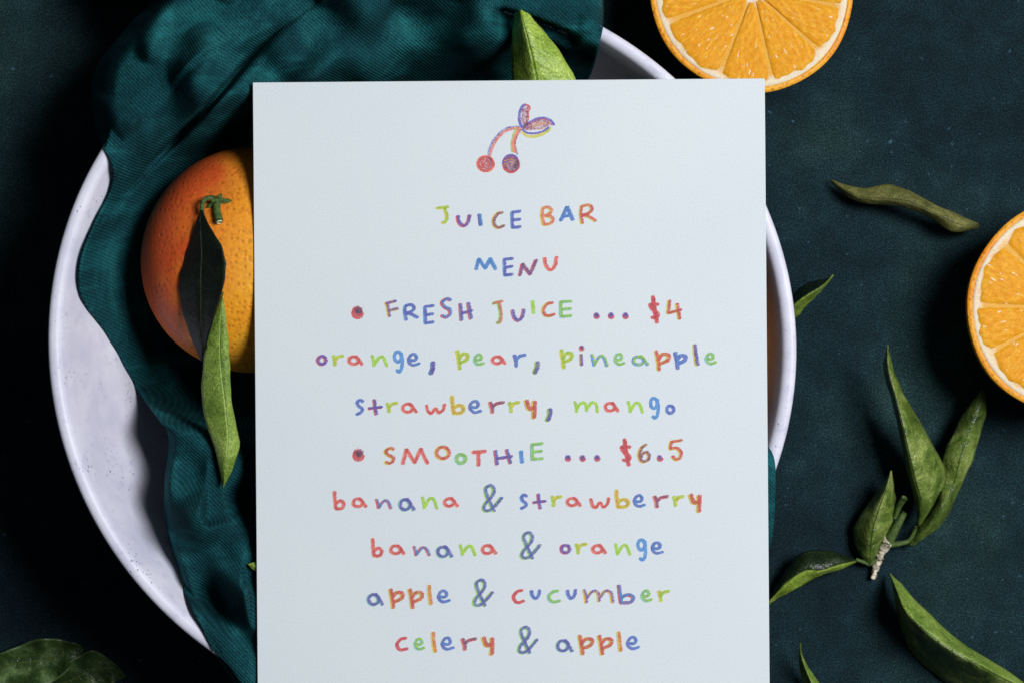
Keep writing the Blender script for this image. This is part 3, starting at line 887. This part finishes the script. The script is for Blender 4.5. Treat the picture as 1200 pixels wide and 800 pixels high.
# ------------------------------------------------------------------ menu card
CZ = ZC                                   # upper face
ROT = math.radians(0.46)
c_tl = P(296.2, 97.0, CZ)
cw, ch = 600.0 * PX, 850 * PX
card = None
def make_card():
    global card
    v, f = [], []
    t = 0.0006; bv = 0.00012
    nx, ny = 24, 34
    # top sheet grid (origin at the top-left corner), thin box below with a softened upper edge
    top = []
    for i in range(ny):
        for j in range(nx):
            v.append((bv + (cw - 2 * bv) * j / (nx - 1), -(bv + (ch - 2 * bv) * i / (ny - 1)), 0))
    f = [tuple(reversed(q)) for q in grid_faces(ny, nx)]
    ring = [j for j in range(nx)] + [i * nx + nx - 1 for i in range(1, ny)] + [(ny - 1) * nx + j for j in range(nx - 2, -1, -1)] + [i * nx for i in range(ny - 2, 0, -1)]
    def outer(p, z):
        x = 0 if p[0] <= bv + 1e-9 else (cw if p[0] >= cw - bv - 1e-9 else p[0])
        y = 0 if p[1] >= -bv - 1e-9 else (-ch if p[1] <= -ch + bv + 1e-9 else p[1])
        return (x, y, z)
    n0 = len(v); k = len(ring)
    for i in ring: v.append(outer(v[i], -bv))
    for i in ring: v.append(outer(v[i], -t))
    for q in range(k):
        a, b = ring[q], ring[(q + 1) % k]
        f.append((a, b, n0 + (q + 1) % k, n0 + q))
        f.append((n0 + q, n0 + (q + 1) % k, n0 + k + (q + 1) % k, n0 + k + q))
    f.append(tuple(n0 + k + q for q in range(k)))
    me = mesh(v, f, smooth=False)
    bm = bmesh.new(); bm.from_mesh(me); bmesh.ops.recalc_face_normals(bm, faces=bm.faces); bm.to_mesh(me); bm.free()
    card = obj("menu_card", me, M_PAPER)
    card.location = c_tl
    card.rotation_euler = (0, 0, ROT)
    tag(card, "white juice bar menu card with crayon lettering, lying across the bowl", "menu card")
make_card()
Minv = (Matrix.Translation(c_tl) @ Matrix.Rotation(ROT, 4, 'Z')).inverted()
def card_pt(px, py, dz):
    q = Minv @ P(px, py, CZ)
    return Vector((q.x, q.y, dz))

PAL = {'G': lin(158, 206, 14), 'B': lin(66, 138, 208), 'P': lin(96, 80, 184), 'R': lin(214, 62, 68), 'O': lin(230, 98, 62),
       'Y': lin(218, 204, 22), 'D': lin(122, 66, 116), 'S': lin(238, 120, 96), 'T': lin(120, 196, 170), 'N': lin(40, 40, 90), 'W': lin(232, 150, 40)}
PAL = {k: tuple(0.86 * v + 0.14 * p for v, p in zip(c[:3], (0.66, 0.70, 0.74))) + (1,) for k, c in PAL.items()}      # waxy pigment, a little chalky
CR = {}
def crayon(c, cover):
    key = (c, cover)
    if key not in CR:
        CR[key] = mat_crayon("crayon", PAL[c], cover)
    return CR[key]

class Ink:
    """collects crayon strokes of one word or drawing into one mesh"""
    def __init__(self):
        self.v, self.f, self.mi, self.mats = [], [], [], []
        self.z = 0.00004
        self.k = 1.0
    def stroke(self, pts, w, c, cover, smooth=True, n=None):
        n = n or max(6, 7 * len(pts)); w = w * self.k
        p = cat(pts, n) if smooth and len(pts) > 2 else cat(pts, max(n, 8))
        if not smooth and len(pts) > 2:
            segs = [cat(pts[i:i + 2], 6) for i in range(len(pts) - 1)]
            p = np.vstack(segs)
        d = np.gradient(p, axis=0)
        ln = np.hypot(d[:, 0], d[:, 1]); ln[ln == 0] = 1e-6
        nx, ny = -d[:, 1] / ln, d[:, 0] / ln
        m = crayon(c, cover)
        if m not in self.mats: self.mats.append(m)
        k = self.mats.index(m)
        b = len(self.v)
        N = len(p)
        def add(i, off, ww):
            for s in (-1, 1):
                h = ww / 2 * (1 + random.uniform(-.14, .14))
                self.v.append(card_pt(p[i][0] + off[0] + s * nx[i] * h, p[i][1] + off[1] + s * ny[i] * h, self.z))
                self.z += 2e-9
        t0 = (-d[0] / ln[0]) * w * 0.28; t1 = (d[-1] / ln[-1]) * w * 0.28
        add(0, t0, w * 0.5)
        for i in range(N):
            add(i, (0, 0), w)
        add(N - 1, t1, w * 0.5)
        for i in range(N + 1):
            self.f.append((b + 2 * i, b + 2 * i + 1, b + 2 * i + 3, b + 2 * i + 2)); self.mi.append(k)
        self.z += 3.0e-6
    def build(self, name, parent, label=None):
        me = bpy.data.meshes.new(name)
        me.from_pydata([tuple(q) for q in self.v], [], self.f)
        o = obj(name, me, self.mats, parent)
        me.polygons.foreach_set("material_index", self.mi)
        bm = bmesh.new(); bm.from_mesh(me)
        for fc in bm.faces:
            fc.normal_update()
            if fc.normal.z < 0: fc.normal_flip()
        bm.to_mesh(me); bm.free()
        if label: o["label"] = label
        return o

def ell(cx, cy, rx, ry, a0=-60, a1=310, n=14):
    return [(cx + rx * math.cos(math.radians(a)), cy + ry * math.sin(math.radians(a))) for a in np.linspace(a0, a1, n)]
# one-line glyphs in a unit box, y down
GL = {
 'J': [[(0, .10), (1, 0)], [(.64, .06), (.86, .5), (.86, .78), (.72, .97), (.48, 1)]],
 'U': [[(0, .08), (.07, .58), (.34, .98), (.64, .97), (.9, .6), (1, 0)]],
 'I': [[(.1, 0), (.9, 1)]],
 'C': [[(.85, .02), (.42, .10), (.05, .48), (.14, .86), (.5, 1), (1, .88)]],
 'E': [[(1, 0), (0, .06)], [(0, .06), (.05, 1)], [(.05, .98), (1, .93)], [(.05, .53), (.95, .47)]],
 'B': [[(.05, .08), (0, .5), (.14, 1)], [(.05, .08), (.5, 0), (.86, .16), (.72, .36), (.25, .5)], [(.25, .5), (.85, .56), (1, .78), (.7, .95), (.14, 1)]],
 'A': [[(0, 1), (.55, 0)], [(.55, 0), (1, .96)], [(.25, .70), (.85, .60)]],
 'R': [[(.05, .08), (0, .5), (.1, 1)], [(.05, .08), (.5, 0), (.74, .2), (.58, .42), (.1, .56)], [(.1, .56), (.5, .62), (1, .86)]],
 'M': [[(0, 1), (.15, .03)], [(.15, .03), (.48, .92)], [(.48, .92), (.72, 0)], [(.72, 0), (1, .97)]],
 'N': [[(0, 1), (.15, .25)], [(.15, .25), (.62, .93)], [(.62, .93), (1, 0)]],
 'F': [[(.28, 1), (.12, .15)], [(0, .16), (.8, 0)], [(.2, .62), (1, .5)]],
 'S': [[(1, .08), (.6, 0), (.06, .2), (.3, .44), (.9, .6), (.92, .84), (.5, 1), (.05, .92)]],
 'H': [[(.06, .06), (.16, 1)], [(.72, 0), (.92, .92)], [(.1, .62), (1, .45)]],
 'T': [[(0, .08), (1, .0)], [(.46, .06), (.44, 1)]],
 'O': [ell(.5, .5, .5, .5)],
 '$': [[(.34, 0), (.5, .5), (.82, 1)], [(.42, .10), (.56, .5), (.74, .9)], [(.95, .30), (.08, .30), (.25, .46), (.9, .66), (.75, .80), (.22, .80)]],
 '4': [[(.1, 0), (0, .68)], [(0, .68), (1, .5)], [(.7, .18), (.9, 1)]],
 '6': [[(.66, 0), (.2, .25), (0, .66), (.28, .98), (.8, .96), (1, .68), (.72, .46), (.32, .56), (.2, .76)]],
 '5': [[(1, 0), (.06, .10)], [(.06, .10), (.0, .45)], [(.0, .45), (.55, .40), (.96, .64), (.86, .92), (.5, 1), (.2, .84)]],
 'o': [ell(.5, .5, .5, .5)],
 'r': [[(0, .05), (.14, .55), (.18, 1)], [(.16, .48), (.5, .16), (1, .04)]],
 'a': [ell(.36, .54, .36, .44, -70, 300), [(.50, .04), (.74, .45), (1, 1)]],
 'n': [[(0, 0), (.1, .5), (.14, .96)], [(.14, .9), (.5, .18), (.78, .22), (1, 1)]],
 'g': [ell(.45, .26, .43, .25, -30, 330), [(.9, .08), (1, .5), (.9, .84), (.6, 1), (.28, .92)]],
 'e': [[(.14, .54), (.58, .56), (.74, .28), (.52, .02), (.2, .12), (0, .5), (.14, .84), (.5, 1), (1, .86)]],
 ',': [[(.9, 0), (.75, .5), (.12, 1)]],
 'p': [[(0, 0), (.14, .5), (.24, 1)], [(.12, .48), (.5, .18), (1, .22), (.9, .5), (.24, .68)]],
 'l': [[(.15, 0), (.4, .5), (.85, 1)]],
 's': [[(1, .1), (.55, 0), (.1, .16), (.3, .42), (.9, .62), (.7, .86), (.05, 1)]],
 't': [[(.42, 0), (.46, .5), (.58, 1)], [(0, .58), (1, .48)]],
 'w': [[(0, .1), (.12, .84), (.3, 1), (.52, .45), (.7, .96), (.94, .6), (1, 0)]],
 'b': [[(0, 0), (.06, .5), (.14, .98)], [(.08, .74), (.6, .54), (1, .7), (.8, .98), (.14, 1)]],
 'y': [[(0, 0), (.22, .40), (.5, .46), (.8, .36)], [(.86, .05), (.88, .5), (.8, 1)]],
 'm': [[(0, 0), (.06, .5), (.08, 1)], [(.08, .7), (.28, .14), (.48, .22), (.52, .9)], [(.52, .7), (.74, .1), (.94, .26), (1, 1)]],
 '&': [[(1, .48), (.72, .72), (.36, .96), (.05, .95), (.08, .74), (.5, .38), (.58, .12), (.36, 0), (.12, .14), (.24, .46), (.6, 1)]],
}
GL['c'] = GL['C']; GL['u'] = GL['U']
WID = {',': 4.6, 'l': 4.0, 'y': 4.4, 'p': 3.8, '$': 3.6, 'i': 4.2, 'I': 3.6, '&': 3.4, 'M': 3.5, 'T': 3.8, 'O': 3.6, 'b': 3.5, 't': 3.0, 'n': 3.0,
       'e': 2.9, 'o': 3.1, 'g': 3.2, 'm': 3.0, 'w': 2.9, 's': 3.2, 'a': 3.2, 'r': 3.4}
OFF = [(-0.85, 0.25), (0.0, 0.0), (0.85, -0.35)]

def letter(ink, chn, zoom, box, cols):
    ox, oy, s = zoom
    x0, x1, y0, y1 = ox + box[0] / s, ox + box[1] / s, oy + box[2] / s, oy + box[3] / s
    w = WID.get(chn, 3.2) * 1.25
    hw = w / 2 * 0.92
    x0 += hw; x1 -= hw; y0 += hw; y1 -= hw
    if x1 < x0: x0 = x1 = (x0 + x1) / 2
    k = len(cols)
    offs = {1: [OFF[1]], 2: [OFF[0], (0.35, -0.1)], 3: OFF}[k]
    for q, c in enumerate(cols):
        cover = 0.95 if k == 1 else (0.9 if q == 0 else 0.62)
        ww = w if k == 1 else (w * 0.92 if q == 0 else w * 0.80)
        for st in GL[chn]:
            pts = [(x0 + (x1 - x0) * a + offs[q][0] + random.uniform(-.2, .2), y0 + (y1 - y0) * b + offs[q][1] + random.uniform(-.2, .2)) for a, b in st]
            ink.stroke(pts, ww, c, cover)

def dot(ink, zoom, cx, cy, r, cols, ratio=1.0):
    ox, oy, s = zoom
    x, y, r = ox + cx / s, oy + cy / s, r / s
    for q, c in enumerate(cols):
        ro = r * (1 - 0.18 * q)
        sh = [(0, 0.25 * r), (0, -0.1 * r), (0.3 * r, -0.1 * r), (.15 * r, .1 * r)][q % 4]
        turns = max(1.2, ro / 1.9)
        pts = [(x + sh[0] + ro * (1 - .92 * a) * .86 * math.cos(2 * math.pi * turns * a + q), y + sh[1] + ro * (1 - .92 * a) * .86 * math.sin(2 * math.pi * turns * a + q) * ratio)
               for a in np.linspace(0, 1, int(10 * turns) + 4)]
        ink.stroke(pts, 2.2, c, 0.85 if q == 0 else 0.55, n=len(pts) * 3)

ZA = (500, 230, 1200 / 220); ZB = (400, 335, 1200 / 210); ZCc = (600, 335, 1200 / 260); ZD = (360, 395, 4.8); ZE = (600, 450, 1200 / 260)
ZF = (380, 505, 5.0); ZG = (600, 560, 5.0); ZH = (420, 615, 1200 / 190); ZI = (420, 670, 6.0); ZJ = (590, 670, 1200 / 220)
WORDS = [
 ("word", "JUICE", [('J', ZA, (57, 150, 58, 178), 'YG'), ('U', ZA, (190, 284, 112, 198), 'RPP'), ('I', ZA, (328, 360, 106, 196), 'PB'), ('C', ZA, (415, 503, 93, 211), 'YRD'), ('E', ZA, (538, 610, 86, 213), 'BP')]),
 ("word", "BAR", [('B', ZA, (728, 816, 60, 192), 'YSS'), ('A', ZA, (848, 944, 60, 166), 'BPB'), ('R', ZA, (976, 1090, 46, 184), 'YSR')]),
 ("word", "MENU", [('M', ZA, (306, 454, 388, 478), 'BB'), ('E', ZA, (488, 560, 387, 517), 'BP'), ('N', ZA, (588, 710, 400, 516), 'RPD'), ('U', ZA, (748, 842, 378, 478), 'SR')]),
 ("word", "FRESH", [('F', ZB, (288, 388, 92, 215), 'YRP'), ('R', ZB, (417, 522, 116, 237), 'BP'), ('E', ZB, (552, 630, 122, 260), 'BP'), ('S', ZB, (662, 742, 76, 220), 'RPB'), ('H', ZB, (783, 884, 104, 240), 'RBP')]),
 ("word", "JUICE", [('J', ZB, (1008, 1086, 92, 258), 'GDS'), ('U', ZCc, (-4, 72, 120, 194), 'RBP'), ('I', ZCc, (100, 128, 75, 157), 'G'), ('C', ZCc, (158, 236, 82, 172), 'YRR'), ('E', ZCc, (256, 330, 74, 176), 'TG')]),
 ("price", "$4", [('$', ZCc, (738, 806, 48, 208), 'RR'), ('4', ZCc, (836, 922, 72, 188), 'YRR')]),
 ("word", "orange,", [('o', ZD, (53, 114, 98, 161), 'RPP'), ('r', ZD, (141, 212, 92, 165), 'GY'), ('a', ZD, (228, 320, 95, 161), 'SR'), ('n', ZD, (356, 456, 94, 171), 'G'), ('g', ZD, (481, 544, 72, 202), 'B'), ('e', ZD, (565, 641, 85, 164), 'PB'), (',', ZD, (680, 724, 128, 216), 'BDP')]),
 ("word", "pear,", [('p', ZD, (836, 913, 66, 187), 'YG'), ('e', ZD, (936, 1003, 88, 161), 'TG'), ('a', ZD, (1035, 1124, 95, 157), 'SR'), ('r', ZCc, (6, 82, 360, 442), 'PB'), (',', ZCc, (108, 152, 400, 482), 'GDP')]),
 ("word", "pineapple", [('p', ZCc, (258, 333, 336, 454), 'YG'), ('n', ZCc, (426, 524, 362, 440), 'BG'), ('e', ZCc, (551, 616, 358, 431), 'TG'), ('a', ZCc, (650, 745, 368, 434), 'BG'), ('p', ZCc, (770, 856, 342, 464), 'YOR'), ('p', ZCc, (876, 951, 350, 456), 'PB'), ('l', ZCc, (975, 1016, 308, 436), 'YDP'), ('e', ZCc, (1046, 1111, 356, 427), 'TG')]),
 ("word", "strawberry,", [('s', ZD, (271, 324, 343, 440), 'BP'), ('t', ZD, (341, 427, 343, 441), 'RPP'), ('r', ZD, (445, 516, 357, 428), 'GY'), ('a', ZD, (531, 624, 360, 429), 'SR'), ('w', ZD, (665, 782, 368, 433), 'OR'), ('b', ZD, (806, 891, 322, 434), 'YOY'), ('e', ZD, (910, 989, 349, 429), 'PB'), ('r', ZD, (1020, 1114, 353, 434), 'SRD'), ('r', ZD, (1132, 1204, 352, 427), 'GY'), ('y', ZE, (66, 140, 77, 192), 'YRR'), (',', ZE, (178, 220, 123, 207), 'GDP')]),
 ("word", "mango", [('m', ZE, (332, 470, 86, 157), 'G'), ('a', ZE, (498, 584, 88, 153), 'SR'), ('n', ZE, (620, 715, 86, 161), 'G'), ('g', ZE, (740, 800, 66, 189), 'B'), ('o', ZE, (831, 885, 107, 164), 'BP')]),
 ("word", "SMOOTHIE", [('S', ZF, (348, 415, 89, 196), 'YRR'), ('M', ZF, (452, 617, 92, 200), 'SR'), ('O', ZF, (647, 741, 82, 169), 'YSR'), ('O', ZF, (767, 840, 124, 196), 'TG'), ('T', ZF, (862, 957, 105, 209), 'SR'), ('H', ZF, (988, 1108, 98, 202), 'RBP'), ('I', ZF, (1143, 1174, 106, 191), 'BB'), ('E', ZE, (102, 175, 310, 414), 'TG')]),
 ("price", "$6.5", [('$', ZE, (583, 652, 286, 446), 'RR'), ('6', ZE, (679, 750, 317, 424), 'YOD'), ('5', ZE, (847, 924, 293, 414), 'YOR')]),
 ("word", "banana", [('b', ZF, (52, 125, 343, 462), 'SR'), ('a', ZF, (163, 255, 380, 450), 'SR'), ('n', ZF, (300, 402, 390, 459), 'RB'), ('a', ZF, (435, 534, 383, 469), 'TPP'), ('n', ZF, (566, 669, 376, 459), 'G'), ('a', ZF, (698, 793, 378, 447), 'SR')]),
 ("ampersand", "&", [('&', ZF, (922, 1048, 307, 477), 'GBP')]),
 ("word", "strawberry", [('s', ZG, (45, 98, 87, 185), 'BP'), ('t', ZG, (118, 203, 85, 185), 'RPP'), ('r', ZG, (228, 300, 93, 171), 'GY'), ('a', ZG, (318, 412, 102, 169), 'SR'), ('w', ZG, (455, 577, 106, 177), 'OR'), ('b', ZG, (603, 692, 60, 177), 'YOY'), ('e', ZG, (711, 790, 90, 171), 'PB'), ('r', ZG, (826, 922, 93, 179), 'SRD'), ('r', ZG, (943, 1017, 93, 169), 'GY'), ('y', ZG, (1035, 1118, 83, 207), 'YRR')]),
 ("word", "banana", [('b', ZH, (95, 187, 88, 237), 'SR'), ('a', ZH, (231, 352, 133, 222), 'SR'), ('n', ZH, (403, 538, 146, 233), 'RB'), ('a', ZH, (576, 703, 140, 245), 'TPP'), ('n', ZH, (743, 875, 133, 233), 'G'), ('a', ZH, (910, 1031, 131, 220), 'SR')]),
 ("ampersand", "&", [('&', ZG, (45, 172, 308, 479), 'GBP')]),
 ("word", "orange", [('o', ZG, (281, 347, 383, 445), 'RPP'), ('r', ZG, (371, 446, 372, 449), 'GY'), ('a', ZG, (466, 559, 378, 446), 'SR'), ('n', ZG, (598, 700, 376, 456), 'G'), ('g', ZG, (728, 792, 350, 487), 'B'), ('e', ZG, (816, 895, 366, 446), 'PB')]),
 ("word", "apple", [('a', ZI, (60, 180, 138, 239), 'TPP'), ('p', ZI, (213, 322, 107, 264), 'YOR'), ('p', ZI, (348, 458, 107, 264), 'YOR'), ('l', ZI, (482, 528, 80, 239), 'YO'), ('e', ZI, (556, 654, 118, 217), 'PB')]),
 ("ampersand", "&", [('&', ZI, (800, 953, 43, 247), 'GBP')]),
 ("word", "cucumber", [('c', ZJ, (55, 142, 103, 202), 'RR'), ('u', ZJ, (171, 244, 103, 175), 'BP'), ('c', ZJ, (280, 372, 106, 199), 'TG'), ('u', ZJ, (401, 472, 101, 174), 'BP'), ('m', ZJ, (505, 708, 103, 202), 'YSP'), ('b', ZJ, (728, 842, 72, 204), 'RPB'), ('e', ZJ, (880, 957, 106, 190), 'TG'), ('r', ZJ, (986, 1069, 106, 194), 'YG')]),
 ("word", "celery", [('c', ZI, (261, 357, 450, 556), 'RR'), ('e', ZI, (390, 475, 456, 549), 'TG'), ('l', ZI, (511, 556, 411, 572), 'YO'), ('e', ZI, (583, 680, 448, 550), 'PB'), ('r', ZI, (720, 838, 453, 555), 'SRD'), ('y', ZI, (864, 964, 444, 592), 'YRR')]),
 ("ampersand", "&", [('&', ZJ, (86, 224, 341, 526), 'GBP')]),
 ("word", "apple", [('a', ZJ, (335, 449, 420, 514), 'TPP'), ('p', ZJ, (474, 577, 394, 536), 'YOR'), ('p', ZJ, (600, 700, 394, 536), 'YOR'), ('l', ZJ, (723, 765, 370, 514), 'YO'), ('e', ZJ, (788, 877, 403, 496), 'PB')]),
]
for kind, txt, lets in WORDS:
    ink = Ink()
    for chn, zm, box, cols in lets:
        letter(ink, chn, zm, box, cols)
    if txt == "pineapple":
        ox, oy, s = ZCc
        for c, dx in (('Y', -0.9), ('R', 0), ('P', .6)):
            ink.stroke([(ox + 374 / s + dx, oy + 370 / s), (ox + 376 / s + dx, oy + 428 / s)], 3.2, c, .7)
        dot(ink, ZCc, 376, 333, 15, 'SRP')
    if txt == "$6.5":
        dot(ink, ZE, 800, 395, 18, 'RP')
    ink.build(kind, card)
for zm, pos in ((ZCc, (457, 535, 613)), (ZE, (302, 381, 460))):
    yy = 158 if zm is ZCc else 395
    ink = Ink()
    for x in pos:
        dot(ink, zm, x, yy, 18, 'RPP')
    ink.build("dots", card)
for zm, x, y, r in ((ZB, 107, 171, 45), (ZF, 199, 131, 39)):
    ink = Ink()
    dot(ink, zm, x, y, r, 'RRDN')
    ink.build("bullet", card)

# cherry drawing
def cherry_drawing():
    ZK = (540, 110, 990 / 130)
    k = lambda pts: [(ZK[0] + x / ZK[2], ZK[1] + y / ZK[2]) for x, y in pts]
    root = Ink(); root.k = 1.25
    # stems
    root.stroke(k([(248, 548), (258, 490), (300, 410), (360, 345), (430, 305), (520, 297)]), 2.6, 'P', .6)
    root.stroke(k([(262, 552), (276, 492), (318, 415), (376, 352), (440, 318), (520, 308)]), 2.6, 'S', .7)
    root.stroke(k([(492, 310), (466, 380), (452, 450), (460, 520)]), 2.0, 'G', .7)
    root.stroke(k([(525, 312), (488, 382), (474, 450), (482, 520)]), 3.4, 'S', .9)
    root.stroke(k([(540, 318), (500, 385), (484, 450), (505, 540)]), 1.8, 'D', .45)
    o = root.build("cherry_drawing", card)
    lf = Ink(); lf.k = 1.25
    lf.stroke(k([(545, 300), (522, 240), (525, 170), (548, 115), (575, 98)]), 2.6, 'P', .9)
    lf.stroke(k([(585, 270), (600, 215), (600, 160), (615, 130), (605, 110), (575, 98)]), 2.2, 'R', .7)
    for i, c in enumerate('RDPSRD'):
        x = 545 + i * 9
        lf.stroke(k([(x + 4, 275), (x - 2, 200), (x + 8, 130 - (i % 2) * 10)]), 1.7, c, .5)
    for cc, dx in (('P', 0), ('D', 8)):
        lf.stroke(k([(550 + dx, 300), (590 + dx, 270), (560 + dx, 280)]), 2.0, cc, .6)
    lf.build("drawn_leaf", o)
    l2 = Ink(); l2.k = 1.25
    l2.stroke(k([(545, 345), (600, 378), (680, 378), (750, 350), (800, 310)]), 2.8, 'Y', .8)
    l2.stroke(k([(800, 300), (780, 320), (740, 345)]), 2.0, 'G', .6)
    l2.stroke(k([(548, 318), (590, 348), (660, 354), (730, 336), (785, 300)]), 2.0, 'P', .9)
    l2.stroke(k([(560, 310), (610, 262), (680, 226), (745, 218), (800, 240), (832, 276)]), 2.6, 'P', .85)
    l2.stroke(k([(555, 315), (610, 275), (690, 236), (760, 235), (815, 280)]), 1.8, 'R', .6)
    for i, c in enumerate('RDSDRSD'):
        t = i / 6
        l2.stroke(k([(580 + 8 * t, 322 - 14 * t), (650, 318 - 62 * t), (730, 308 - 66 * t), (790 - 12 * t, 280 - 26 * t)]), 1.6, c, .5)
    l2.stroke(k([(650, 295), (700, 275), (750, 262)]), 1.8, 'W', .6)
    l2.build("drawn_leaf", o)
    for (cx, cy, rx, ry), cols, hol in (((222, 625, 84, 76), 'SRR', True), ((448, 625, 80, 85), 'RRD', False)):
        cc = Ink(); cc.k = 1.25
        for q, c in enumerate(cols):
            pts = []
            for a in np.linspace(0, 1, 44):
                if q == 0: f = 0.98 - 0.10 * a
                else: f = 0.92 * (1 - .9 * a)
                an = 2 * math.pi * (3.4 if q else 2) * a + q * 1.3
                pts.append((cx + rx * f * .92 * math.cos(an) + (8 if q == 2 else 0), cy + ry * f * .92 * math.sin(an)))
            cc.stroke(k(pts), 2.2, c, .85 if q == 0 else .6, n=140)
        if hol:
            cc.stroke(k([(250, 570), (275, 610), (250, 655), (225, 665)]), 1.8, 'D', .5)
        else:
            cc.stroke(k(ell(cx, cy, rx * .9, ry * .92, 180, 320, 8)), 2.0, 'P', .8)
            for i, c in enumerate('WPWD'):
                cc.stroke(k([(cx - 58, cy - 18 - 14 * i + 20), (cx, cy - 48 - 10 * i + 28), (cx + 58, cy - 12 - 10 * i + 18)]), 1.4, c, .6)
            cc.stroke(k([(cx + 10, cy + 45), (cx + 45, cy + 20), (cx + 52, cy - 20)]), 2.6, 'N', .5)
        cc.build("drawn_cherry", o)
cherry_drawing()
